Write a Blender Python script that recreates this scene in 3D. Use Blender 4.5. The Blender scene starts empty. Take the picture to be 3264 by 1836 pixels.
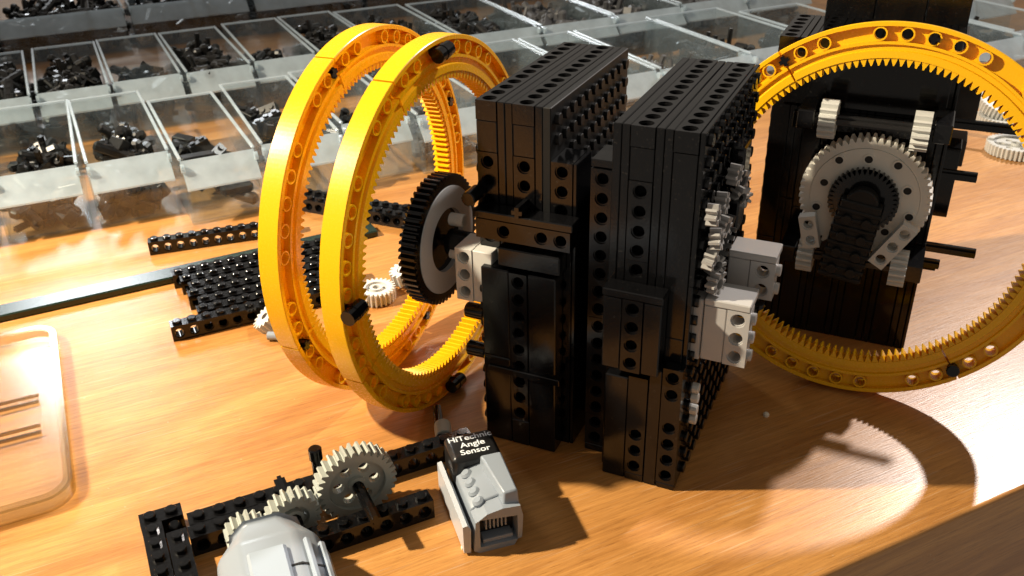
import bpy, math, random
from mathutils import Vector, Matrix
MM = 0.001
R = math.radians
scene = bpy.context.scene
COL = scene.collection

# ------------------------------------------------------------------ camera, light, exposure
cd = bpy.data.cameras.new('camera')
cam = bpy.data.objects.new('camera', cd); COL.objects.link(cam)
fwd = Vector((-0.3686, 0.7946, -0.4825)); rgt = Vector((0.9113, 0.4114, -0.0187)); upv = Vector((-0.1837, 0.4466, 0.8757))
cm = Matrix((rgt, upv, -fwd)).transposed().to_4x4(); cm.translation = Vector((0, 0, 0.2737))
cam.matrix_world = cm
cd.sensor_width = 36; cd.lens = 32.82; cd.clip_start = 0.01; cd.clip_end = 20
cd.dof.use_dof = True; cd.dof.focus_distance = 0.40; cd.dof.aperture_fstop = 30
scene.camera = cam

world = bpy.data.worlds.new('World'); scene.world = world; world.use_nodes = True
bg = world.node_tree.nodes['Background']
bg.inputs[0].default_value = (1.0, 0.90, 0.78, 1); bg.inputs[1].default_value = 0.20

def lamp(name, target, direction, dist, size, power, color, cone=None, blend=0.6):
    if cone:
        ld = bpy.data.lights.new(name, 'SPOT'); ld.shadow_soft_size = size; ld.spot_size = R(cone); ld.spot_blend = blend
    else:
        ld = bpy.data.lights.new(name, 'AREA'); ld.shape = 'DISK'; ld.size = size
    ld.energy = power; ld.color = color
    o = bpy.data.objects.new(name, ld); COL.objects.link(o)
    d = Vector(direction).normalized(); o.location = Vector(target) * MM + d * dist
    o.rotation_euler = d.to_track_quat('Z', 'Y').to_euler()
    return o
# warm lamp from the left, whiter lamp from behind right, a wide cool one far behind left
lamp('warm_spotlight', (-230, 330, 0), (-0.86, -0.53, 1.0), 0.92, 0.017, 72, (1.0, 0.86, 0.64), 90, 0.9)
lamp('white_spotlight', (20, 400, 0), (0.32, 1.05, 1.0), 2.5, 0.04, 205, (1.0, 0.92, 0.86), 36, 1.0)
lamp('ceiling_lamp', (-413, 321, 0), (-0.70, 0.545, 0.465), 3.0, 0.5, 13, (0.92, 0.96, 1.0))
scene.view_settings.view_transform = 'Standard'; scene.view_settings.look = 'None'
scene.view_settings.exposure = 0.35; scene.view_settings.gamma = 1.0
scene.view_settings.use_curve_mapping = False
scene.cycles.max_bounces = 7; scene.cycles.diffuse_bounces = 3; scene.cycles.glossy_bounces = 3; scene.cycles.transparent_max_bounces = 24
scene.cycles.caustics_reflective = False; scene.cycles.caustics_refractive = False
scene.cycles.sample_clamp_indirect = 4.0

# ------------------------------------------------------------------ materials
def newmat(name):
    m = bpy.data.materials.new(name); m.use_nodes = True
    nt = m.node_tree; return m, nt, nt.nodes['Principled BSDF']
def nd(nt, kind, **kw):
    n = nt.nodes.new(kind)
    for k_, v in kw.items(): setattr(n, k_, v)
    return n
def plastic(name, col, rough=0.3, var=0.12, bump=0.02, spec=0.5, sss=0.0, dust=0.0):
    m, nt, b = newmat(name); L = nt.links
    tc = nd(nt, 'ShaderNodeTexCoord'); ns = nd(nt, 'ShaderNodeTexNoise')
    ns.inputs['Scale'].default_value = 60; ns.inputs['Detail'].default_value = 5
    L.new(tc.outputs['Object'], ns.inputs['Vector'])
    mx = nd(nt, 'ShaderNodeMix', data_type='RGBA')
    mx.inputs[6].default_value = (*[c * (1 - var) for c in col], 1); mx.inputs[7].default_value = (*[min(1, c * (1 + var)) for c in col], 1)
    oi = nd(nt, 'ShaderNodeObjectInfo'); av = nd(nt, 'ShaderNodeMath', operation='ADD'); hf = nd(nt, 'ShaderNodeMath', operation='MULTIPLY'); hf.inputs[1].default_value = 0.5
    L.new(ns.outputs['Fac'], av.inputs[0]); L.new(oi.outputs['Random'], av.inputs[1]); L.new(av.outputs[0], hf.inputs[0])
    L.new(hf.outputs[0], mx.inputs[0]); L.new(mx.outputs[2], b.inputs['Base Color'])
    if dust:                                  # lint and dust specks, patchy smudges
        gm = nd(nt, 'ShaderNodeNewGeometry'); d1 = nd(nt, 'ShaderNodeTexNoise'); d1.inputs['Scale'].default_value = 850; d1.inputs['Detail'].default_value = 1
        L.new(gm.outputs['Position'], d1.inputs['Vector'])
        q1 = nd(nt, 'ShaderNodeMapRange'); q1.inputs[1].default_value = 0.66; q1.inputs[2].default_value = 0.80; q1.inputs[4].default_value = dust; L.new(d1.outputs['Fac'], q1.inputs[0])
        md = nd(nt, 'ShaderNodeMix', data_type='RGBA'); md.inputs[7].default_value = (0.42, 0.38, 0.33, 1)
        L.new(q1.outputs[0], md.inputs[0]); L.new(mx.outputs[2], md.inputs[6]); L.new(md.outputs[2], b.inputs['Base Color'])
    n2 = nd(nt, 'ShaderNodeTexNoise'); n2.inputs['Scale'].default_value = 900; n2.inputs['Detail'].default_value = 2
    L.new(tc.outputs['Object'], n2.inputs['Vector'])
    mr = nd(nt, 'ShaderNodeMapRange'); mr.inputs[3].default_value = rough * 0.85; mr.inputs[4].default_value = rough * 1.2
    L.new(n2.outputs['Fac'], mr.inputs[0]); L.new(mr.outputs[0], b.inputs['Roughness'])
    bp = nd(nt, 'ShaderNodeBump'); bp.inputs['Strength'].default_value = bump; bp.inputs['Distance'].default_value = 0.0005
    L.new(n2.outputs['Fac'], bp.inputs['Height']); L.new(bp.outputs[0], b.inputs['Normal'])
    b.inputs['Specular IOR Level'].default_value = spec
    if sss:
        b.inputs['Subsurface Weight'].default_value = sss; b.inputs['Subsurface Radius'].default_value = (1.0, 0.5, 0.1)
        b.inputs['Subsurface Scale'].default_value = 0.002
    return m
YEL = plastic('yellow_plastic', (0.95, 0.52, 0.006), 0.26, 0.05, 0.006, 0.5)
nt = YEL.node_tree; tl = nd(nt, 'ShaderNodeBsdfTranslucent'); tl.inputs[0].default_value = (0.95, 0.38, 0.008, 1)
mxs = nd(nt, 'ShaderNodeMixShader'); mxs.inputs[0].default_value = 0.16; out = nt.nodes['Material Output']
nt.links.new(nt.nodes['Principled BSDF'].outputs[0], mxs.inputs[1]); nt.links.new(tl.outputs[0], mxs.inputs[2]); nt.links.new(mxs.outputs[0], out.inputs['Surface'])
BLK = plastic('black_plastic', (0.0035, 0.0035, 0.004), 0.13, 0.3, 0.03, 0.42, dust=0.03)
BLK2 = plastic('black_plastic_worn', (0.011, 0.0105, 0.0105), 0.30, 0.25, 0.05, 0.5, dust=0.05)
GRY = plastic('pale_grey_plastic', (0.56, 0.56, 0.53), 0.32, 0.06)
OLD = plastic('old_grey_plastic', (0.36, 0.375, 0.335), 0.38, 0.08, 0.008)
MAT = plastic('matt_black_plastic', (0.008, 0.008, 0.008), 0.5, 0.2, 0.05, 0.3)
BLU = plastic('bluish_grey_plastic', (0.25, 0.285, 0.33), 0.30, 0.05, 0.004)
LBL = plastic('light_bluish_grey_plastic', (0.31, 0.36, 0.42), 0.30, 0.05, 0.004)
DKG = plastic('dark_green_strip', (0.008, 0.022, 0.015), 0.25, 0.2)
HOLE = plastic('hole_shade', (0.006, 0.006, 0.006), 0.6, 0.1)  # shade inside holes, put into a flat black
INK = plastic('white_ink', (0.72, 0.76, 0.80), 0.5, 0.05)
CRM = plastic('crumb_cream', (0.75, 0.68, 0.55), 0.7, 0.1)

def clear(name, tint, milky, rough):
    m, nt, b = newmat(name); L = nt.links; nt.nodes.remove(b)
    out = [n for n in nt.nodes if n.type == 'OUTPUT_MATERIAL'][0]
    tr = nd(nt, 'ShaderNodeBsdfTransparent'); tr.inputs[0].default_value = (*tint, 1)
    gl = nd(nt, 'ShaderNodeBsdfGlossy'); gl.inputs['Roughness'].default_value = rough; gl.inputs[0].default_value = (0.95, 0.97, 1, 1)
    df = nd(nt, 'ShaderNodeBsdfDiffuse'); df.inputs[0].default_value = (0.68, 0.79, 0.87, 1)
    tl = nd(nt, 'ShaderNodeBsdfTranslucent'); tl.inputs[0].default_value = (0.68, 0.79, 0.87, 1)
    half = nd(nt, 'ShaderNodeMixShader'); L.new(df.outputs[0], half.inputs[1]); L.new(tl.outputs[0], half.inputs[2])
    tc = nd(nt, 'ShaderNodeTexCoord'); ns = nd(nt, 'ShaderNodeTexNoise'); ns.inputs['Scale'].default_value = 45; ns.inputs['Detail'].default_value = 6
    L.new(tc.outputs['Object'], ns.inputs['Vector'])
    mr = nd(nt, 'ShaderNodeMapRange'); mr.inputs[1].default_value = 0.3; mr.inputs[2].default_value = 0.75
    mr.inputs[3].default_value = milky * 0.75; mr.inputs[4].default_value = milky * 1.25; L.new(ns.outputs['Fac'], mr.inputs[0])
    m1 = nd(nt, 'ShaderNodeMixShader'); L.new(mr.outputs[0], m1.inputs[0]); L.new(tr.outputs[0], m1.inputs[1]); L.new(half.outputs[0], m1.inputs[2])
    lw = nd(nt, 'ShaderNodeLayerWeight'); lw.inputs[0].default_value = 0.5
    pw = nd(nt, 'ShaderNodeMath', operation='POWER'); pw.inputs[1].default_value = 4.0; L.new(lw.outputs['Facing'], pw.inputs[0])
    fr = nd(nt, 'ShaderNodeMapRange'); fr.inputs[3].default_value = 0.05; fr.inputs[4].default_value = 0.60; L.new(pw.outputs[0], fr.inputs[0])
    m2 = nd(nt, 'ShaderNodeMixShader'); L.new(fr.outputs[0], m2.inputs[0]); L.new(m1.outputs[0], m2.inputs[1]); L.new(gl.outputs[0], m2.inputs[2])
    L.new(m2.outputs[0], out.inputs['Surface'])
    return m
CLR = clear('clear_plastic', (0.955, 0.975, 0.975), 0.045, 0.10)
FRO = clear('frosted_lip', (0.96, 0.98, 0.98), 0.58, 0.20)
LID = clear('clear_lid', (0.95, 0.945, 0.92), 0.02, 0.18)
LRM = clear('refraction_tint_rim', (0.84, 0.80, 0.66), 0.01, 0.15)  # brown tint puts the dark refraction of clear edges into the colour
LRB = clear('refraction_tint_rib', (0.58, 0.50, 0.36), 0.02, 0.2)  # deeper tint paints the dark refraction lines of the clear ribs

def wood(name, k=1.0):
    m, nt, b = newmat(name); L = nt.links
    tc = nd(nt, 'ShaderNodeTexCoord')
    def stretched(sx, sy, scale, detail, rough=0.6, dist=0.0):
        mp = nd(nt, 'ShaderNodeMapping'); mp.inputs['Scale'].default_value = (sx, sy, sy); L.new(tc.outputs['Object'], mp.inputs['Vector'])
        n = nd(nt, 'ShaderNodeTexNoise'); n.inputs['Scale'].default_value = scale; n.inputs['Detail'].default_value = detail
        n.inputs['Roughness'].default_value = rough; n.inputs['Distortion'].default_value = dist; L.new(mp.outputs[0], n.inputs['Vector']); return n
    broad = stretched(1.0, 9.0, 3.4, 7, 0.65, 0.9)
    fine = stretched(1.0, 22.0, 24, 8, 0.75, 0.25)
    pore = stretched(1.0, 15.0, 95, 4, 0.65)
    r1 = nd(nt, 'ShaderNodeValToRGB'); e = r1.color_ramp.elements
    e[0].position = 0.28; e[0].color = (0.35 * k, 0.141 * k, 0.032 * k, 1); e[1].position = 0.72; e[1].color = (0.59 * k, 0.297 * k, 0.090 * k, 1)
    L.new(broad.outputs['Fac'], r1.inputs[0])
    r2 = nd(nt, 'ShaderNodeValToRGB'); e = r2.color_ramp.elements
    e[0].position = 0.32; e[0].color = (0.62, 0.55, 0.48, 1); e[1].position = 0.62; e[1].color = (1.12, 1.1, 1.06, 1); L.new(fine.outputs['Fac'], r2.inputs[0])
    mu = nd(nt, 'ShaderNodeMix', data_type='RGBA', blend_type='MULTIPLY'); mu.inputs[0].default_value = 0.75
    L.new(r1.outputs[0], mu.inputs[6]); L.new(r2.outputs[0], mu.inputs[7])
    r3 = nd(nt, 'ShaderNodeValToRGB'); e = r3.color_ramp.elements
    e[0].position = 0.30; e[0].color = (0.45, 0.38, 0.32, 1); e[1].position = 0.44; e[1].color = (1, 1, 1, 1); L.new(pore.outputs['Fac'], r3.inputs[0])
    m2 = nd(nt, 'ShaderNodeMix', data_type='RGBA', blend_type='MULTIPLY'); m2.inputs[0].default_value = 0.6
    L.new(mu.outputs[2], m2.inputs[6]); L.new(r3.outputs[0], m2.inputs[7])
    scr = []
    for ang, sy in ((58, 90.0), (-37, 120.0), (101, 70.0)):
        mp = nd(nt, 'ShaderNodeMapping'); mp.inputs['Rotation'].default_value = (0, 0, R(ang)); mp.inputs['Scale'].default_value = (2.2, sy, 1)
        L.new(tc.outputs['Object'], mp.inputs['Vector'])
        n = nd(nt, 'ShaderNodeTexNoise'); n.inputs['Scale'].default_value = 9; n.inputs['Detail'].default_value = 2; L.new(mp.outputs[0], n.inputs['Vector'])
        q = nd(nt, 'ShaderNodeMapRange'); q.inputs[1].default_value = 0.66; q.inputs[2].default_value = 0.72; L.new(n.outputs['Fac'], q.inputs[0]); scr.append(q)
    sp = nd(nt, 'ShaderNodeTexNoise'); sp.inputs['Scale'].default_value = 420; sp.inputs['Detail'].default_value = 1; L.new(tc.outputs['Object'], sp.inputs['Vector'])
    q = nd(nt, 'ShaderNodeMapRange'); q.inputs[1].default_value = 0.76; q.inputs[2].default_value = 0.79; L.new(sp.outputs['Fac'], q.inputs[0]); scr.append(q)
    acc = scr[0].outputs[0]
    for q in scr[1:]:
        mxn = nd(nt, 'ShaderNodeMath', operation='MAXIMUM'); L.new(acc, mxn.inputs[0]); L.new(q.outputs[0], mxn.inputs[1]); acc = mxn.outputs[0]
    dm = nd(nt, 'ShaderNodeMath', operation='MULTIPLY'); dm.inputs[1].default_value = 0.16; L.new(acc, dm.inputs[0])
    m3 = nd(nt, 'ShaderNodeMix', data_type='RGBA'); m3.inputs[7].default_value = (0.74, 0.62, 0.46, 1)
    L.new(dm.outputs[0], m3.inputs[0]); L.new(m2.outputs[2], m3.inputs[6]); L.new(m3.outputs[2], b.inputs['Base Color'])
    sc = stretched(5.0, 30.0, 9, 8, 0.75)
    mr = nd(nt, 'ShaderNodeMapRange'); mr.inputs[3].default_value = 0.21; mr.inputs[4].default_value = 0.42; L.new(sc.outputs['Fac'], mr.inputs[0])
    L.new(mr.outputs[0], b.inputs['Roughness'])
    bp = nd(nt, 'ShaderNodeBump'); bp.inputs['Strength'].default_value = 0.12; bp.inputs['Distance'].default_value = 0.0006
    L.new(pore.outputs['Fac'], bp.inputs['Height']); L.new(bp.outputs[0], b.inputs['Normal'])
    b.inputs['Specular IOR Level'].default_value = 0.5
    return m
WOOD = wood('varnished_wood')

# ------------------------------------------------------------------ mesh helper (millimetres)
class MB:
    def __init__(s): s.v = []; s.f = []
    def add(s, vs, fs, M=None):
        o = len(s.v)
        for p in vs: s.v.append(tuple(M @ Vector(p)) if M is not None else tuple(p))
        for f in fs: s.f.append([i + o for i in f])
        return s
    def box(s, x0, x1, y0, y1, z0, z1, c=0.25, M=None):
        c = min(c, (x1 - x0) * .45, (y1 - y0) * .45, (z1 - z0) * .45)
        X = (x0, x1); Y = (y0, y1); Z = (z0, z1); vs = []; idx = {}
        for i in (0, 1):
            for j in (0, 1):
                for k in (0, 1):
                    sx, sy, sz = (1, -1)[i], (1, -1)[j], (1, -1)[k]
                    idx[i, j, k, 0] = len(vs); vs.append((X[i], Y[j] + sy * c, Z[k] + sz * c))
                    idx[i, j, k, 1] = len(vs); vs.append((X[i] + sx * c, Y[j], Z[k] + sz * c))
                    idx[i, j, k, 2] = len(vs); vs.append((X[i] + sx * c, Y[j] + sy * c, Z[k]))
        fs = []
        for i in (0, 1):
            q = [idx[i, 0, 0, 0], idx[i, 1, 0, 0], idx[i, 1, 1, 0], idx[i, 0, 1, 0]]; fs.append(q if i else q[::-1])
            q = [idx[0, i, 0, 1], idx[1, i, 0, 1], idx[1, i, 1, 1], idx[0, i, 1, 1]]; fs.append(q[::-1] if i else q)
            q = [idx[0, 0, i, 2], idx[1, 0, i, 2], idx[1, 1, i, 2], idx[0, 1, i, 2]]; fs.append(q if i else q[::-1])
        for a in (0, 1):
            for b in (0, 1):
                fl = (a ^ b)
                q = [idx[0, a, b, 1], idx[1, a, b, 1], idx[1, a, b, 2], idx[0, a, b, 2]]; fs.append(q if fl else q[::-1])
                q = [idx[a, 0, b, 0], idx[a, 1, b, 0], idx[a, 1, b, 2], idx[a, 0, b, 2]]; fs.append(q[::-1] if fl else q)
                q = [idx[a, b, 0, 0], idx[a, b, 1, 0], idx[a, b, 1, 1], idx[a, b, 0, 1]]; fs.append(q if fl else q[::-1])
        for i in (0, 1):
            for j in (0, 1):
                for k in (0, 1):
                    q = [idx[i, j, k, 0], idx[i, j, k, 1], idx[i, j, k, 2]]; fs.append(q if (i ^ j ^ k) else q[::-1])
        return s.add(vs, fs, M)
    def prism(s, poly, h0, h1, M=None):   # polygon in xy (counter-clockwise), extruded in z
        n = len(poly); vs = [(x, y, h0) for x, y in poly] + [(x, y, h1) for x, y in poly]
        fs = [list(range(n))[::-1], [n + i for i in range(n)]] + [[i, (i + 1) % n, n + (i + 1) % n, n + i] for i in range(n)]
        return s.add(vs, fs, M)
    def cyl(s, r, h0, h1, n=14, M=None, ch=0.0):
        prof = [(r, h0), (r, h1 - ch)] + ([(r - ch, h1)] if ch else [])
        vs = []; fs = []
        for (rr, hh) in prof:
            for i in range(n): a = 2 * math.pi * i / n; vs.append((rr * math.cos(a), rr * math.sin(a), hh))
        for k in range(len(prof) - 1):
            for i in range(n): j = (i + 1) % n; fs.append([k * n + i, k * n + j, (k + 1) * n + j, (k + 1) * n + i])
        fs.append(list(range(n))[::-1]); o = (len(prof) - 1) * n; fs.append([o + i for i in range(n)])
        return s.add(vs, fs, M)
    def tube(s, r0, r1, h0, h1, n=20, M=None):   # annular tube, r0 inner
        vs = []; fs = []
        for (rr, hh) in ((r0, h0), (r1, h0), (r1, h1), (r0, h1)):
            for i in range(n): a = 2 * math.pi * i / n; vs.append((rr * math.cos(a), rr * math.sin(a), hh))
        for k in range(4):
            for i in range(n): j = (i + 1) % n; l = (k + 1) % 4; fs.append([k * n + i, k * n + j, l * n + j, l * n + i])
        return s.add(vs, fs, M)
    def cross_axle(s, h0, h1, r=2.35, w=0.9, M=None):
        p = [(w, -r), (w, -w), (r, -w), (r, w), (w, w), (w, r), (-w, r), (-w, w), (-r, w), (-r, -w), (-w, -w), (-w, -r)]
        return s.prism(p, h0, h1, M)
    def holed(s, n, p, h, d, rh=2.5, depth=None, M=None, skip=()):
        # bar along x (n cells of p), face with holes at y=0 looking to -y, height z 0..h, thickness d along +y
        through = depth is None; seg = 16; A = [2 * math.pi * i / seg for i in range(seg)]
        L = n * p
        fs = [[0, 1, 2, 3], [4, 5, 6, 7], [8, 9, 10, 11], [12, 13, 14, 15]]
        vs = [(0, 0, 0), (0, d, 0), (L, d, 0), (L, 0, 0), (0, 0, h), (L, 0, h), (L, d, h), (0, d, h),
              (0, 0, 0), (0, 0, h), (0, d, h), (0, d, 0), (L, 0, 0), (L, d, 0), (L, d, h), (L, 0, h)]
        if not through: vs += [(0, d, 0), (0, d, h), (L, d, h), (L, d, 0)]; fs.append([16, 17, 18, 19])
        s.add(vs, fs, M)
        for i in range(n):
            cx = (i + .5) * p; cz = h / 2
            if i in skip:
                s.add([(i * p, 0, 0), ((i + 1) * p, 0, 0), ((i + 1) * p, 0, h), (i * p, 0, h)], [[0, 1, 2, 3]], M)
                if through: s.add([(i * p, d, 0), ((i + 1) * p, d, 0), ((i + 1) * p, d, h), (i * p, d, h)], [[3, 2, 1, 0]], M)
                continue
            def ring(y, r): return [(cx + r * math.cos(a), y, cz + r * math.sin(a)) for a in A]
            def rect(y):
                o = []
                for a in A:
                    c, q = math.cos(a), math.sin(a); m = max(abs(c), abs(q)); o.append((cx + c / m * p / 2, y, cz + q / m * h / 2))
                return o
            yb = d if through else depth
            rb = rh + 0.55; cb = 0.7
            vs = rect(0) + ring(0, rb) + ring(cb, rb) + ring(cb, rh) + (ring(yb - cb, rh) + ring(yb - cb, rb) + ring(yb, rb) + rect(yb) if through else ring(yb, rh))
            fs = []
            nl = len(vs) // seg
            for k in range(nl - 1):
                for j in range(seg): q = (j + 1) % seg; fs.append([k * seg + j, k * seg + q, (k + 1) * seg + q, (k + 1) * seg + j])
            if not through: fs.append([(nl - 1) * seg + j for j in range(seg)])
            s.add(vs, fs, M)
        return s
    def mesh(s, name, mat):
        m = bpy.data.meshes.new(name); m.from_pydata([(a * MM, b * MM, c * MM) for a, b, c in s.v], [], s.f)
        m.materials.append(mat); m.update(); return m
def link(name, mesh, parent=None, loc=(0, 0, 0), rot=(0, 0, 0)):
    o = bpy.data.objects.new(name, mesh); COL.objects.link(o)
    o.location = Vector(loc) * MM; o.rotation_euler = rot
    if parent: o.parent = parent
    return o
def part(name, mb, mat, parent, loc=(0, 0, 0), rot=(0, 0, 0), label=None):
    o = link(name, mb.mesh(name, mat), parent, loc, rot)
    if label: o['label'] = label
    return o
def tag(o, label, cat, group=None):
    o['label'] = label; o['category'] = cat
    if group: o['group'] = group
    return o
def thing(name, label, cat, loc=(0, 0, 0), rot=(0, 0, 0), group=None):
    return tag(link(name, None, None, loc, rot), label, cat, group)
def smooth(o, ang=35):
    me = o.data
    for p in me.polygons: p.use_smooth = True
    try: me.set_sharp_from_angle(angle=R(ang))
    except Exception: pass
    return o
TX = Matrix.Translation
def rounded(o, w, seg=2):
    b = o.modifiers.new('moulded_edge', 'BEVEL'); b.width = w * MM; b.segments = seg; b.limit_method = 'ANGLE'; b.angle_limit = R(18)
    return smooth(o, 60)
def RX(a): return Matrix.Rotation(R(a), 4, 'X')
def RY(a): return Matrix.Rotation(R(a), 4, 'Y')
def RZ(a): return Matrix.Rotation(R(a), 4, 'Z')
TANG = math.atan2(0.7695, 0.63864)        # direction of the table edge and of the drawer rows
def TS(t, s_, z=0): return (0.63864 * t - 0.7695 * s_, 0.7695 * t + 0.63864 * s_, z)
PI = math.pi

# ------------------------------------------------------------------ table (front edge at s = 185)
tb = MB()
prof = [(185.0 + 2 * (1 - math.sin(a)), -2 + 2 * math.cos(a)) for a in [PI / 2 * i / 8 for i in range(9)]]   # rounded top edge
prof = [(1700, 0)] + prof + [(185, -24), (187, -25.5), (190, -26), (190, -180), (1700, -180)]
n = len(prof)
vs = [(-1300, y, z) for y, z in prof] + [(1700, y, z) for y, z in prof]
fs = [[i, (i + 1) % n, n + (i + 1) % n, n + i] for i in range(n)] + [list(range(n))[::-1], [n + i for i in range(n)]]
tb.add(vs, fs)
table = part('table', tb, WOOD, None, (0, 0, 0), (0, 0, TANG)); table['kind'] = 'structure'
smooth(table, 30)

# ------------------------------------------------------------------ yellow gear rings
HOLES = [5.5, 13, 29.5, 37.3, 45, 52.7, 60.5, 77, 84.5]
def ring_quarter():
    m = MB(); N = 70; g = 0.3; W = 4.9; ww = 1.5
    front = [(72.3, W), (75.4, W), (75.9, 3.6), (77.8, 3.6), (78.2, W), (79.5, W), (79.5, ww)]
    rim = [(86, ww), (86, W), (87.7, W), (88, W - .3), (88, -W + .3), (87.7, -W), (86, -W), (86, -ww)]
    back = [(79.5, -ww), (79.5, -W), (78.2, -W), (77.8, -3.6), (75.9, -3.6), (75.4, -W), (72.3, -W), (72.3, W)]
    for prof in (front, rim, back):
        vs = []; k = len(prof); fs = []
        for i in range(N + 1):
            a = R(g + (90 - 2 * g) * i / N)
            for (r, w) in prof: vs.append((r * math.cos(a), r * math.sin(a), w))
        for i in range(N):
            for j in range(k - 1): fs.append([i * k + j, (i + 1) * k + j, (i + 1) * k + j + 1, i * k + j + 1])
        m.add(vs, fs)
    def pol(t, dr, a0, w): a = a0 + t / 82.75; r = 82.75 + dr; return (r * math.cos(a), r * math.sin(a), w)
    hw = 3.6 / 82.75; seg = 16; A = [2 * PI * i / seg for i in range(seg)]
    edges = [R(g)]
    for h in HOLES: edges += [R(h) - hw, R(h) + hw]
    edges.append(R(90 - g))
    for i in range(0, len(edges), 2):          # recessed web between holes
        a, b = edges[i], edges[i + 1]; k = max(1, int((b - a) / R(2)))
        for w, fl in ((ww, 1), (-ww, 0)):
            vs = []
            for j in range(k + 1):
                q = a + (b - a) * j / k
                vs += [(79.5 * math.cos(q), 79.5 * math.sin(q), w), (86 * math.cos(q), 86 * math.sin(q), w)]
            m.add(vs, [[2 * j, 2 * j + 1, 2 * j + 3, 2 * j + 2] for j in range(k)])
    for h in HOLES:
        a0 = R(h); lv = []
        def circ(r, w): return [pol(r * math.cos(a), r * math.sin(a), a0, w) for a in A]
        def sq(w):
            o = []
            for a in A:
                c, q = math.cos(a), math.sin(a); mm_ = max(abs(c), abs(q)); o.append(pol(c / mm_ * 3.6, q / mm_ * 3.25, a0, w))
            return o
        rings = [sq(ww), circ(3.15, ww), circ(3.15, 4.6), circ(2.45, 4.6), circ(2.45, -4.6), circ(3.15, -4.6), circ(3.15, -ww), sq(-ww)]
        vs = [p for r_ in rings for p in r_]; fs = []
        for k in range(7):
            for j in range(seg): q = (j + 1) % seg; fs.append([k * seg + j, k * seg + q, (k + 1) * seg + q, (k + 1) * seg + j])
        m.add(vs, fs)
    for sgn in (g, 90 - g):                   # end walls
        a = R(sgn); c, q = math.cos(a), math.sin(a)
        for (r0, r1, w) in ((72.3, 79.5, W), (86, 88, W - .3), (79.5, 86, ww)):
            m.add([(r * c, r * q, z) for r, z in ((r0, -w), (r1, -w), (r1, w), (r0, w))], [[0, 1, 2, 3]])
    for i in range(35):                        # inner teeth
        a = R((i + .5) * 90 / 35); da = R(90 / 35)
        pts = [(72.4, -.47), (70.6, -.27), (69.0, -.10), (69.0, .10), (70.6, .27), (72.4, .47)]
        vs = [(r * math.cos(a + f * da), r * math.sin(a + f * da), w) for w in (-W + .5, W - .5) for r, f in pts]
        m.add(vs, [[0, 1, 2, 3, 4, 5], [11, 10, 9, 8, 7, 6]] + [[j, j + 6, j + 7, j + 1] for j in range(5)])
    return m
QUARTER = ring_quarter().mesh('ring_quarter', YEL)
pinm = MB(); pinm.cyl(2.35, -7, 7, 12); pinm.cyl(3.0, 4.7, 7.6, 12, ch=.4); pinm.cyl(3.0, -7.6, -4.8, 12)
PIN = pinm.mesh('connector_pin', BLK)
pin2 = MB(); pin2.cross_axle(-6.5, 5.2); PINX = pin2.mesh('axle_pin', BLK)
barm = MB(); barm.cyl(2.4, -9, 0, 12); barm.cyl(3.3, -5.5, 5.5, 14, TX((0, 0, 2.6)) @ RY(90), .5); barm.cyl(3.6, -1.2, 1.2, 14, TX((0, 0, 2.6)) @ RY(90))
CLIP = barm.mesh('joint_clip', BLK)
def gear_ring(label, centre, axis, phase, pins, clips=()):
    # local Z is the ring's axis; local X then points along the table
    zq = Vector(axis).normalized(); up = (Vector((0, 0, 1)) - zq * zq.z).normalized(); xq = up.cross(zq)
    M = Matrix((xq, up, zq)).transposed()
    o = link('gear_ring', None, None, centre, M.to_euler())
    tag(o, label, 'gear ring', 'yellow toothed rings')
    for i in range(4): link('ring_quarter', QUARTER, o, (0, 0, 0), (0, 0, R(phase + 90 * i)))
    for a, kind in pins:
        link('connector_pin', PIN if kind == 'p' else PINX, o, (82.75 * math.cos(R(a)), 82.75 * math.sin(R(a)), 0), (0, 0, R(a)))
    for a in clips:
        link('joint_clip', CLIP, o, (82.9 * math.cos(R(a)), 82.9 * math.sin(R(a)), 4.9), (0, 0, R((a % 7) * 2 - 6)))
    return o
def lean_axis(yaw, lean, base): # base 0: along u, base 90: along v
    a = R(base + yaw); l = R(lean); return Vector((math.cos(a) * math.cos(l), math.sin(a) * math.cos(l), math.sin(l)))
ax1 = lean_axis(1.8, 0.4, 0); ax2 = lean_axis(-0.5, 0.1, 0)
ax3 = -lean_axis(1.3, -10.7, 90)
c1 = Vector((-239.5, 352.0, 88.05)) + ax1 * 4.9
c2 = Vector((-203.0, 347.2, 88.05)) + ax2 * 4.9
c3 = Vector((-14.8, 434.6, 88.3))
gear_ring('rear of the two yellow toothed rings standing left of the black towers', c1, ax1, 20, [(112, 'x'), (202, 'x'), (23, 'x'), (293, 'x')], ())
gear_ring('front of the two yellow toothed rings standing left of the black towers', c2, ax2, 25, [(330, 'x')], (90, 180, 266))
gear_ring('yellow toothed ring leaning on the rear black tower at the right edge', c3, ax3, 36, [(81, 'x'), (126, 'x'), (306, 'p'), (216, 'x')], ())

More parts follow.
